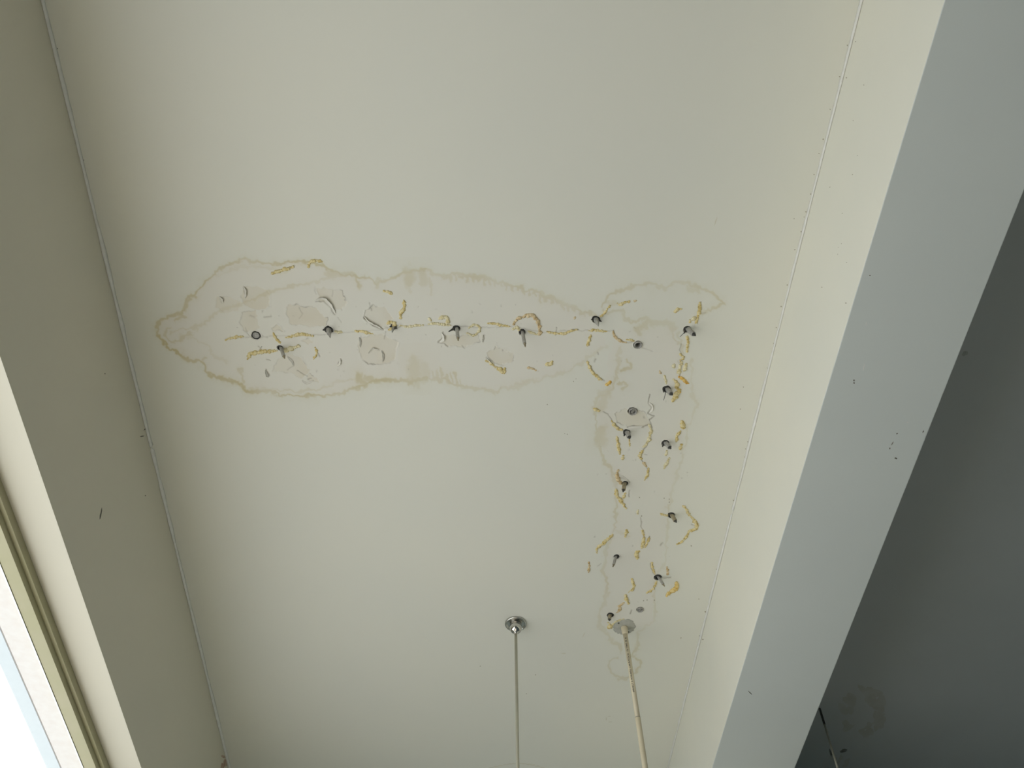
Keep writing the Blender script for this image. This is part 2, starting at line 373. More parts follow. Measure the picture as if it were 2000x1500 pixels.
CR = [([(476, 560), (479, 582)], 1.0, .5), ([(430, 580), (432, 590)], 1.6, .35), ([(480, 640), (482, 650), (488, 656)], .9, .4), ([(514, 655), (524, 660)], .9, .4),
      ([(504, 676), (510, 684), (511, 690)], .9, .6), ([(521, 722), (525, 734)], 1.3, .75), ([(560, 696), (572, 706), (574, 714), (562, 722)], .8, .5), ([(520, 702), (528, 704)], .9, .5),
      ([(516, 620), (530, 618)], 1.2, .4), ([(488, 618), (496, 620)], 1.6, .3), ([(600, 735), (592, 732), (580, 724)], .9, .5), ([(602, 742), (608, 740)], 1, .5),
      ([(665, 704), (660, 712)], 1.0, .55), ([(619, 688), (624, 696)], .9, .6), ([(617, 589), (632, 588), (644, 600), (655, 614)], 1.0, .55), ([(711, 620), (716, 626), (728, 636), (740, 640), (748, 645)], 1.0, .75), ([(722, 592), (726, 606)], .8, .45),
      ([(753, 648), (750, 662)], .8, .5), ([(748, 688), (751, 700), (748, 708)], .9, .6), ([(720, 690), (730, 682), (742, 684)], .8, .35), ([(704, 655), (706, 668)], .8, .45),
      ([(865, 648), (866, 658), (856, 670), (866, 672), (875, 676)], .8, .45), ([(903, 674), (908, 680)], .9, .5), ([(945, 656), (943, 668)], 1.4, .45), ([(950, 698), (954, 706), (962, 712)], .9, .5),
      ([(1086, 648), (1086, 656), (1087, 640)], .7, .45), ([(1088, 640), (1088, 648)], .7, .4), ([(1096, 646), (1130, 644)], .7, .35),
      ([(568, 521), (576, 519)], .8, .3), ([(585, 600), (590, 614), (584, 622)], .8, .3), ([(650, 566), (648, 580)], .8, .3), ([(616, 560), (617, 574)], .7, .25),
      ([(660, 620), (668, 630)], .7, .25), ([(440, 662), (500, 658), (600, 655), (690, 648), (770, 640), (850, 633), (930, 640), (1005, 638), (1060, 650), (1125, 645), (1190, 647)], .8, .26),
      ([(1190, 647), (1199, 645), (1202, 658), (1222, 669), (1238, 668)], .8, .4), ([(1240, 672), (1262, 682), (1275, 686)], .8, .3),
      ([(1147, 705), (1156, 722), (1166, 736), (1182, 744)], .8, .45), ([(1270, 770), (1266, 788), (1272, 796), (1266, 808), (1278, 812), (1268, 820), (1272, 834), (1268, 862), (1256, 880), (1250, 892), (1258, 906), (1268, 918), (1262, 935)], .9, .6),
      ([(1226, 834), (1240, 833), (1256, 833), (1266, 830)], .9, .65), ([(1178, 804), (1188, 808), (1196, 824), (1212, 838)], .9, .55), ([(1259, 888), (1264, 888)], .8, .4),
      ([(1208, 930), (1222, 935), (1230, 942)], .9, .55), ([(1251, 1010), (1254, 1032), (1259, 1042), (1258, 1058)], .8, .5), ([(1268, 1048), (1264, 1060)], .9, .5), ([(1350, 1024), (1358, 1028)], .8, .5),
      ([(1166, 1107), (1173, 1102)], .8, .35), ([(1296, 1129), (1310, 1126)], .8, .4), ([(1230, 958), (1229, 970)], 1.0, .5), ([(1270, 1100), (1274, 1116), (1279, 1122)], .8, .4),
      ([(1330, 672), (1328, 684), (1336, 700), (1328, 704), (1336, 702)], .8, .45), ([(1325, 706), (1330, 720), (1327, 740)], .8, .45), ([(1163, 700), (1161, 706)], 1.2, .5), ([(1168, 688), (1169, 692)], 1.2, .5),
      ([(1370, 590), (1366, 604), (1362, 630)], .8, .45), ([(1368, 612), (1378, 610)], .8, .35), ([(1398, 425), (1394, 445)], .9, .2), ([(1290, 1065), (1294, 1060)], 1.3, .45), ([(1233, 1192), (1231, 1198)], 1.1, .45)]
for pts, w_, t_ in CR:
    sel = near(pts, 10); d = dist(pts, U2 * .5 + U * .5, W2 * .5 + W * .5, sel)[sel]
    g = np.exp(-(d / (w_ * 1.15)) ** 2) * (0.5 + 0.8 * vnoise(U[sel], W[sel], 12, 31))
    crack[sel] = np.maximum(crack[sel], g * t_); Z[sel] += g * 0.0008
# scattered nicks and pimples
for k in range(90):
    if k < 55: cx, cy = rng.uniform(430, 1090), rng.uniform(590, 735)
    else: cx, cy = rng.uniform(1160, 1350), rng.uniform(600, 1230)
    r_ = rng.uniform(.7, 1.7); sel = near([(cx, cy)], 8); d = np.hypot(U2[sel] - cx, (W2[sel] - cy) * rng.uniform(.7, 1.6))
    g = np.exp(-(d / r_) ** 2); crack[sel] = np.maximum(crack[sel], g * rng.uniform(.1, .4)); Z[sel] -= g * rng.uniform(-.0006, .0010)

# packers: base, tip, how far the tip hangs, kind; also makes the drilled holes
PK = [((500, 655), None, 0, 'disc', 8.5), ((547, 679), (556, 700), .050, 'stem', 5.2), ((642, 644), (645, 660), .040, 'cone', 7.5), ((769, 638), (766, 650), .022, 'crumb', 5.5),
      ((892, 641), (895, 665), .060, 'stem', 6.2), ((1020, 648), (1026, 677), .068, 'stem', 6.2), ((1164, 624), (1169, 637), .036, 'cone', 7.0), ((1246, 673), None, 0, 'cup', 7.6),
      ((1342, 643), (1358, 655), .040, 'fat', 6.5), ((1302, 760), (1313, 771), .032, 'fat', 7.0), ((1236, 803), None, 0, 'shard', 8.0), ((1224, 844), (1230, 856), .030, 'fat', 6.0),
      ((1299, 865), (1310, 876), .030, 'fat', 6.0), ((1221, 944), (1217, 960), .038, 'rusty', 5.2), ((1311, 1006), (1321, 1020), .034, 'rusty', 6.0), ((1204, 1087), (1197, 1107), .046, 'stem', 5.0),
      ((1285, 1127), (1298, 1145), .044, 'stem', 6.8), ((1250, 1190), None, 0, 'shard', 6.0), ((1192, 1201), (1190, 1212), .024, 'rusty', 6.0)]
for (b, t, h_, kd, r_) in PK:
    sel = near([b], 30); pb = P(*b); rr = r_ / (F / (R.T @ np.array([pb.x, pb.y, H]))[2])
    d = np.hypot(V[sel, 0] - pb.x, V[sel, 1] - pb.y) * (1 + 0.25 * (vnoise(U[sel], W[sel], 5, 3) - .5))
    hole = np.clip((rr * 1.12 - d) / 0.002, 0, 1); Z[sel] = np.maximum(Z[sel], hole * (0.004 if kd == 'disc' else 0.010)); Z[sel] -= 0.0010 * np.exp(-((d - rr * 1.25) / 0.002) ** 2)
    crack[sel] = np.maximum(crack[sel], hole * .85)  # holes darkened in colour too: shade and dirt painted inside

Z[~fine] = 0
sw = vnoise(U, W, 60, 1); zz = np.where(fine, Z, 0)
# keep rim of the fine areas flush with the plain ceiling
rimd = np.minimum.reduce([V[:, 0] - XA0, XA1 - V[:, 0], V[:, 1] - YA0, YB1 - V[:, 1]])
me = bpy.data.meshes.new('ceiling')
me.vertices.add(len(V)); me.loops.add(len(Q) * 4); me.polygons.add(len(Q))
co = np.column_stack([V[:, 0], V[:, 1], ZC + zz]).astype(np.float32)
me.vertices.foreach_set('co', co.ravel())
me.loops.foreach_set('vertex_index', Q.ravel().astype(np.int32))
me.polygons.foreach_set('loop_start', (np.arange(len(Q)) * 4).astype(np.int32))
me.polygons.foreach_set('use_smooth', np.ones(len(Q), bool))
me.update(calc_edges=True)
for nm, arr in (('stain', stain), ('pink', pink), ('peel', peel), ('crack', crack)):
    a = me.attributes.new(nm, 'FLOAT', 'POINT'); a.data.foreach_set('value', np.where(fine, arr, 0).astype(np.float32))

def ceiling_mat():
    m = bpy.data.materials.new('ceiling_paint'); m.use_nodes = True
    n = m.node_tree.nodes; l = m.node_tree.links; b = n['Principled BSDF']
    b.inputs['Roughness'].default_value = 0.75; b.inputs['Specular IOR Level'].default_value = 0.3
    tc = n.new('ShaderNodeTexCoord'); t = n.new('ShaderNodeTexNoise'); t.inputs['Scale'].default_value = 2.2
    l.new(tc.outputs['Object'], t.inputs['Vector'])
    cur = n.new('ShaderNodeMix'); cur.data_type = 'RGBA'; cur.inputs['A'].default_value = PAINT; cur.inputs['B'].default_value = (0.765, 0.77, 0.71, 1)
    l.new(t.outputs['Fac'], cur.inputs['Factor']); last = cur.outputs['Result']
    for nm, c, k in (('pink', (0.80, 0.745, 0.68, 1), .75), ('peel', (0.72, 0.66, 0.53, 1), .9), ('stain', (0.585, 0.51, 0.275, 1), 1.15), ('crack', (0.16, 0.13, 0.08, 1), .95)):
        at = n.new('ShaderNodeAttribute'); at.attribute_name = nm
        mm = n.new('ShaderNodeMath'); mm.operation = 'MULTIPLY'; mm.use_clamp = True; mm.inputs[1].default_value = k
        l.new(at.outputs['Fac'], mm.inputs[0])
        mx = n.new('ShaderNodeMix'); mx.data_type = 'RGBA'; mx.inputs['B'].default_value = c
        l.new(mm.outputs[0], mx.inputs['Factor']); l.new(last, mx.inputs['A']); last = mx.outputs['Result']
    l.new(last, b.inputs['Base Color'])
    t2 = n.new('ShaderNodeTexNoise'); t2.inputs['Scale'].default_value = 9; t2.inputs['Detail'].default_value = 6
    l.new(tc.outputs['Object'], t2.inputs['Vector'])
    bp = n.new('ShaderNodeBump'); bp.inputs['Strength'].default_value = 0.25; bp.inputs['Distance'].default_value = 0.002
    l.new(t2.outputs['Fac'], bp.inputs['Height']); l.new(bp.outputs['Normal'], b.inputs['Normal'])
    return m
M_ceil = ceiling_mat(); me.materials.append(M_ceil)
ceil_o = bpy.data.objects.new('ceiling', me); scene.collection.objects.link(ceil_o)
tag(ceil_o, 'cream painted ceiling with yellow water stains, cracks and peeling paint', 'ceiling', kind='structure')
bm = bmesh.new(); box(bm, XL - 0.25, XR + 0.25, Y0, Y1, ZC + 0.012, ZC + 0.15); link('slab', bm, M_putty, ceil_o)

# ceiling of the next room, with its own faint stain
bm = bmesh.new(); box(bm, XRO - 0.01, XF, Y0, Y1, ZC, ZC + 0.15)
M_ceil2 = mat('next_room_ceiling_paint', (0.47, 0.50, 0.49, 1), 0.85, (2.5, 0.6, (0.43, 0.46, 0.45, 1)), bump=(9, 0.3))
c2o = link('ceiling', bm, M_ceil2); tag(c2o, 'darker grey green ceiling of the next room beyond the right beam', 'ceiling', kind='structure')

def flat_marks(name, blobs, m, parent, z, seed=1, to=None, thick=0.0006):
    """irregular thin marks: (px, py, rx, ry, angle) on a plane through to()"""
    rnd = random.Random(seed); bm = bmesh.new(); to = to or (lambda px, py: P(px, py, z))
    for (px, py, rx, ry, an) in blobs:
        k = 11; ring = []
        for i in range(k):
            a = 2 * math.pi * i / k; q = rnd.uniform(.65, 1.15)
            dx, dy = rx * q * math.cos(a), ry * q * math.sin(a)
            ring.append(to(px + dx * math.cos(an) - dy * math.sin(an), py + dx * math.sin(an) + dy * math.cos(an)))
        c = sum(ring, Vector()) / k
        nrm = (ring[3] - ring[0]).cross(ring[6] - ring[0]).normalized()
        if nrm.dot(Vector((0, 0, CAM_Z)) - c) < 0: nrm = -nrm
        vs = [bm.verts.new(p + nrm * thick * .2) for p in ring]; vc = bm.verts.new(c + nrm * thick)
        vb = [bm.verts.new(p - nrm * thick) for p in ring]
        for i in range(k):
            bm.faces.new((vs[i], vs[(i + 1) % k], vc)); bm.faces.new((vb[i], vb[(i + 1) % k], vs[(i + 1) % k], vs[i]))
    bmesh.ops.recalc_face_normals(bm, faces=bm.faces)
    o = link(name, bm, m, parent); o['kind'] = 'stuff'; return o

rs = random.Random(11)
def onx(px, py, x):
    r = R @ np.array([px - 1000.0, py - 750.0, F]); t = x / r[0]; return Vector((x, r[1] * t, r[2] * t + CAM_Z))
def corner(y, xs): return np.interp(y, [0, 1500], xs)
# mould along the right-hand joint and stray dots over the ceiling
sp = []
for y in (88, 152, 215, 268, 304, 345, 378, 410, 426, 450, 490, 560, 600, 643, 671, 722, 755, 776, 865, 880, 893, 974, 980, 1078, 1108, 1181, 1197, 1212, 1230, 1243, 1300, 1310, 1330, 1345, 1380, 1392, 1434, 1484):
    sp.append((corner(y, (1679, 1307)) + rs.uniform(-5, 1), y + rs.uniform(-4, 4), rs.uniform(.8, 1.9), rs.uniform(.8, 1.6), rs.uniform(0, 3)))
for q in ((1446, 799), (1452, 756), (1365, 1170), (1551, 427), (1103, 847), (1108, 848), (1120, 745), (1125, 740), (938, 1301), (1028, 1355), (1046, 1318), (1069, 790), (1330, 1246)):
    sp.append((q[0], q[1], rs.uniform(.8, 1.5), rs.uniform(.8, 1.5), 0))
for q in ((1278, 1172), (1264, 1172), (1257, 1173), (1297, 973), (1307, 975), (1307, 981), (1253, 1008), (1249, 972), (1350, 1066)):
    sp.append((q[0], q[1], 1.2, 1.6, 0))
flat_marks('mould_speck', sp, M_scuff, ceil_o, ZC, 3)
fs = [(960 + 9 * k, 1500 - 9 * math.sin(math.pi * k / 11.5), 6, 1.3, 0) for k in range(12)] + [(1184, 1404, 1.2, 4, 0), (1190, 1399, 4, 1, 0), (1192, 1410, 4, 1, 0), (1140, 1240, 1, 7, .5), (1398, 432, 1.2, 10, .3), (1100, 1276, 5, 1, 0)]
flat_marks('faint_stain', fs, mat('faint_stain', (0.70, 0.68, 0.57, 1), .9, (20, .8, (0.76, 0.74, 0.65, 1))), ceil_o, ZC, 14, thick=0.0003)
# left joint
sp = [(corner(y, (86, 446)) + rs.uniform(-2, 3), y, rs.uniform(1, 2), rs.uniform(1, 2.2), 0) for y in (42, 95, 125, 150, 313, 396, 480, 1322, 1336, 1388, 1415, 1424)]
flat_marks('mould_speck', sp, M_speck, ceil_o, ZC, 4)
lt = lambda px, py: onx(px, py, XL)
flat_marks('mould_speck', [(197, 1003, 1.5, 11, .18), (205, 730, 1.4, 1.4, 0), (284, 838, 5, 1.2, -.6), (278, 852, 4, 1.2, -.2), (284, 968, 1.3, 1.3, 0)], M_speck, wl, 0, 5, lt)
flat_marks('rust_stain', [(436, 1478, 5, 3, .4), (440, 1490, 5, 9, .3), (434, 1497, 4, 8, 0)], mat('rust_stain', (0.42, 0.28, 0.20, 1), .9, (40, .9, (0.58, 0.48, 0.38, 1))), wl, 0, 6, lt)
rt = lambda px, py: onx(px, py, XR)
sp = [(rs.uniform(1585, 1680), rs.uniform(30, 620), rs.uniform(.7, 1.2), rs.uniform(.7, 1.2), 0) for _ in range(16)]
sp = [q for q in sp if q[0] > corner(q[1], (1679, 1307)) + 12 and q[0] < corner(q[1], (1842, 1393)) - 12]
sp += [(1653, 152, 1.4, 1.4, 0), (1687, 166, 1.2, 1.4, 0), (1665, 341, 1.3, 1.3, 0), (1652, 592, 1.6, 1.4, 0), (1373, 1249, 1.6, 1.8, 0)]
flat_marks('mould_speck', sp, M_scuff, wr, 0, 7, rt)
flat_marks('scuff_mark', [(1668, 743, 1.6, 2, 0), (1668, 748, 1.6, 2, 0), (1752, 847, 2, 1.2, -.5), (1743, 866, 5, .8, -1.0), (1738, 876, 1.2, 2, .2), (1750, 895, 3, 2, .3), (1465, 1353, 7, .8, .8), (1803, 843, 1.2, 3, .4), (1699, 538, 1.5, 1.2, 0)], M_speck, wr, ZR, 8)
flat_marks('scuff_mark', [(1773, 825, 2, 1.4, 0), (1687, 718, .9, 8, .2), (1715, 880, 1.6, 1, 0), (1692, 632, .8, 4, .2)], M_caulk, wr, ZR, 9)
flat_marks('damp_stain', [(1885, 690, 7, 5, -.5)], mat('damp_mark', (0.27, 0.28, 0.26, 1), .9, (60, .9, (0.40, 0.43, 0.41, 1))), c2o, ZC, 10)
flat_marks('damp_stain', [(1648, 1466, 8, 4, -.3), (1622, 1470, 2, 9, -.3)], mat('dark_damp_mark', (0.12, 0.12, 0.11, 1), .9, (60, .9, (0.22, 0.23, 0.22, 1))), c2o, ZC, 10)
ring = []
for k in range(34):
    a = rs.uniform(0, 6.28); q = rs.uniform(.2, 1) ** .5
    ring.append((1688 + 46 * q * math.cos(a), 1392 + 48 * q * math.sin(a), rs.uniform(6, 16), rs.uniform(4, 10), rs.uniform(0, 3)))
for k in range(9): ring.append((1640 + rs.uniform(-16, 16), 1486 + rs.uniform(-14, 10), rs.uniform(3, 8), rs.uniform(2, 5), rs.uniform(0, 3)))
flat_marks('damp_stain', ring, mat('faint_damp_stain', (0.40, 0.40, 0.355, 1), .9, (14, .9, (0.46, 0.485, 0.465, 1))), c2o, ZC, 12, thick=0.0003)


# caulk beads in the two joints
def bead(name, x, side, w0, seed, label):
    rnd = random.Random(seed); bm = bmesh.new(); prev = None; y = -0.3; n = 620
    r = w0
    for i in range(n + 1):
        yy = -0.3 + (Y1 + 0.3) * i / n
        k = 0.65 + 0.5 * float(vnoise(yy * 100, seed * 13.0, 7)) + 0.25 * float(vnoise(yy * 100, seed * 31.0, 2.3))
        if vnoise(yy * 100, seed * 5.0, 3.1) > 0.9: k *= .35
        rr = r * k; off = 0.0012 * (float(vnoise(yy * 100, seed * 3.0, 11)) - .5)
        ring = [bm.verts.new((x + side * (0.001 + 0), yy, ZC - rr * 1.0)), bm.verts.new((x + side * rr * .62, yy, ZC - rr * .62 + off)), bm.verts.new((x + side * rr, yy, ZC - .0005)), bm.verts.new((x - side * .002, yy, ZC + .002))]
        if prev:
            for a in range(4):
                b = (a + 1) % 4; bm.faces.new((prev[a], prev[b], ring[b], ring[a]))
        prev = ring
    bmesh.ops.recalc_face_normals(bm, faces=bm.faces)
    o = link(name, bm, M_caulk, smooth=True); tag(o, label, 'sealant bead', kind='structure'); return o
bead('trim_1', XL, 1, 0.0075, 1, 'uneven pale sealant bead in the joint of the ceiling and the left beam')
bead('trim_2', XR, -1, 0.0055, 2, 'uneven white sealant bead in the joint of the ceiling and the right beam')

# ---------------------------------------------------------------- loose flakes of paint (parts of the ceiling)
def flake(pts, w, drop, seed):
    rnd = random.Random(seed); q = smooth(pts, 5); bm = bmesh.new(); rows = []
    n = len(q)
    for i, p in enumerate(q):
        a = q[max(i - 1, 0)]; b = q[min(i + 1, n - 1)]; t = (b - a) / (np.linalg.norm(b - a) + 1e-9); nn = np.array([-t[1], t[0]])
        ww = w * math.sin(math.pi * (i + .6) / (n + .2)) * rnd.uniform(.75, 1.15); row = []
        for j in range(5):
            s = j / 4
            e = P(*(p + nn * ww * (s * (1.3 - .5 * s)))); e.z = ZC - 0.0004 - drop * s ** 1.6 * math.sin(math.pi * (i + .8) / (n + .6))
            row.append(bm.verts.new(e))
        rows.append(row)
    for r0, r1 in zip(rows, rows[1:]):
        for j in range(4): bm.faces.new((r0[j], r0[j + 1], r1[j + 1], r1[j]))
    o = link('paint_flake', bm, M_flake, ceil_o, smooth=True)
    s = o.modifiers.new('s', 'SOLIDIFY'); s.thickness = 0.0006; s.offset = 0
for k, (pts, w, dr) in enumerate([([(617, 586), (632, 585), (644, 597), (655, 612)], -8, .006), ([(711, 618), (720, 630), (734, 637), (748, 644)], -6, .005), ([(746, 684), (751, 694), (749, 706)], 5, .005),
        ([(476, 560), (478, 570), (478, 582)], -6, .005), ([(519, 722), (523, 730), (525, 736)], 5, .006), ([(428, 580), (432, 586), (434, 592)], -6, .005), ([(512, 676), (510, 684), (512, 692)], 5, .004),
        ([(590, 742), (600, 746), (612, 742)], 5, .004), ([(664, 700), (662, 708), (658, 714)], -5, .005), ([(862, 650), (864, 660), (858, 668)], -6, .005), ([(944, 654), (946, 662), (943, 668)], 5, .005),
        ([(562, 696), (572, 704), (574, 714)], 5, .004), ([(702, 658), (706, 668), (704, 678)], 5, .004), ([(1226, 833), (1240, 832), (1256, 832)], 4, .003), ([(1268, 786), (1273, 796), (1268, 806)], -4, .003),
        ([(950, 700), (955, 708), (962, 713)], -5, .004), ([(1120 + 84, 926), (1218, 930), (1230, 941)], 4, .004), ([(720, 690), (728, 682), (740, 683)], -4, .004)]):
    flake(pts, w, dr, k)

# ---------------------------------------------------------------- injection packers
def cone(bm, a, b, ra, rb, seg=14, jit=0, rnd=None, cap=True):
    a = Vector(a); b = Vector(b); d = (b - a).normalized(); u = d.orthogonal().normalized(); v = d.cross(u)
    A = []; B = []
    for k in range(seg):
        t = 2 * math.pi * k / seg; j = 1 + (rnd.uniform(-jit, jit) if rnd else 0); e = (u * math.cos(t) + v * math.sin(t)) * j
        A.append(bm.verts.new(a + e * ra)); B.append(bm.verts.new(b + e * rb + (d * rnd.uniform(-jit, jit) * ra if rnd else Vector())))
    for k in range(seg): bm.faces.new((A[k], A[(k + 1) % seg], B[(k + 1) % seg], B[k]))
    if cap: bm.faces.new(A[::-1]); bm.faces.new(B)
    bmesh.ops.recalc_face_normals(bm, faces=bm.faces)

PKL = ['round grey packer plug flush with the ceiling, leftmost of all, no stem',
 'short metal packer stem hanging below the crack, nearest the leftmost flush plug',
 'dark pointed broken packer on the crack between the left stub and the peeled patches',
 'small packer stub crusted with yellow resin in the middle of the left crack',
 'long grey packer stem with a dark side shard, left of the resin arc',
 'longest grey packer stem, hanging under the arched resin ring',
 'dark winged packer at the neck between the two stains',
 'round cup shaped packer end with no stem, right of the winged packer',
 'stubby grey packer at the top right of the stain with a thin wire',
 'wide stubby packer beside the orange resin',
 'torn empty packer sleeve in the pale peeled patch of the long run',
 'small bent packer at the end of the diagonal resin ridge',
 'short bent packer right of the long crack, above a pale resin streak',
 'brown grimy packer under a tan resin hook, halfway down the run',
 'brown ringed packer left of the resin bracket shape',
 'slim straight packer stem on the left of the lower run',
 'packer stem with resin arms above and below it, lower right of the run',
 'torn grey packer sleeve just above the plastered pipe hole, to its right',
 'dirty brown packer stub touching the cement patch of the pipe']
UPV = Vector((0, 0, 1))
for k, ((b, t, h_, kd, r_), lab) in enumerate(zip(PK, PKL)):
    rnd = random.Random(50 + k); base = P(*b)
    sc = (R.T @ np.array([base.x, base.y, H]))[2] / F; r = r_ * sc
    e = empty('injection_packer', base); tag(e, lab, 'injection packer', 'injection packers drilled along the crack and the damp run')
    tip = (P(t[0], t[1], ZC - h_) - base) if t else Vector((0, 0, -0.004))
    dr = tip.normalized()
    body = M_rust if kd == 'rusty' else M_steel
    if kd == 'disc':
        bm = bmesh.new(); lathe(bm, [(r, .006), (r, -.001), (r * .9, -.0022), (r * .82, -.001), (r * .8, .001)], 24, .05, rnd); link('sleeve', bm, M_rubber, e, True)
        bm = bmesh.new(); lathe(bm, [(r * .84, .004), (r * .82, .0002), (r * .55, -.0012), (r * .5, .0006), (r * .2, .001), (0, -.0006)], 20, .04, rnd); link('plug', bm, body, e, True)
        continue
    if kd in ('cup', 'shard'):
        bm = bmesh.new(); lathe(bm, [(r, .009), (r * 1.02, -.003), (r * .93, -.0055), (r * .74, -.0035), (r * .60, .003), (r * .5, .009)], 22, .12 if kd == 'shard' else .04, rnd); link('sleeve', bm, body if kd == 'cup' else M_steel, e, True)
        bm = bmesh.new(); lathe(bm, [(r * .72, .0075), (r * .4, .006), (r * .2, .008), (0, .0085)], 16, .1, rnd); link('plug', bm, M_rubber, e, True)
        if kd == 'shard':
            bm = bmesh.new(); cone(bm, (r * .2, -r * .25, .006), (-r * .35, -r * .1, -.009), r * .62, r * .28, 9, .25, rnd); link('shard', bm, M_steel, e)
        continue
    bm = bmesh.new(); lathe(bm, [(r, .009), (r * 1.0, -.001), (r * .9, -.003), (r * .72, -.002), (r * .7, .007)], 20, .10, rnd)
    link('sleeve', bm, M_rubber, e, True)
    L = tip.length; rs_ = {'stem': .0046, 'fat': .0066, 'rusty': .0060, 'cone': .0090, 'crumb': .0062}[kd]
    if kd in ('stem', 'fat', 'rusty'):
        bm = bmesh.new(); cone(bm, Vector() - dr * -0.0 + Vector((0, 0, .006)), tip * .80, rs_ * 1.04, rs_, 16, .03, rnd); o = link('stem', bm, body, e, False)
        bv = o.modifiers.new('b', 'BEVEL'); bv.width = .0008; bv.segments = 2; bv.limit_method = 'ANGLE'
        bm = bmesh.new(); cone(bm, tip * .79, tip * .88, rs_ * .78, rs_ * .5, 12); cone(bm, tip * .87, tip, rs_ * .55, rs_ * .38, 12); link('nipple', bm, M_rubber if kd != 'stem' else M_rust, e)
        if kd == 'fat' or k == 4:
            sd_ = Vector((-1, .2, 0)) if k in (4, 9) else Vector((-.8, .5, 0))
            bm = bmesh.new(); cone(bm, sd_ * r * .2 + Vector((0, 0, .004)), sd_ * (.020 if k == 4 else .011) + Vector((0, 0, -.012)), r * .55, .0012, 9, .2, rnd); link('shard', bm, M_rubber, e)
    else:
        bm = bmesh.new(); cone(bm, (0, 0, .006), tip * .45, r * .85, rs_ * .62, 9, .2, rnd); cone(bm, tip * .44, tip, rs_ * .6, .0010, 8, .2, rnd); link('stem', bm, body, e)
        bm = bmesh.new()
        for s_ in (-1, 1):
            cone(bm, Vector((s_ * r * .25, 0, .004)), Vector((s_ * r * 1.35, -.002, -.010 - .004 * s_)), r * .55, .0012, 8, .22, rnd)
        link('shard', bm, M_rubber, e)
    if k in (8, 9):
        w_ = P(*((1328, 658) if k == 8 else (1296, 782)), ZC - .018) - base
        bm = bmesh.new(); cone(bm, (0, 0, -.002), w_, .0011, .0008, 6); link('wire', bm, M_wire, e)

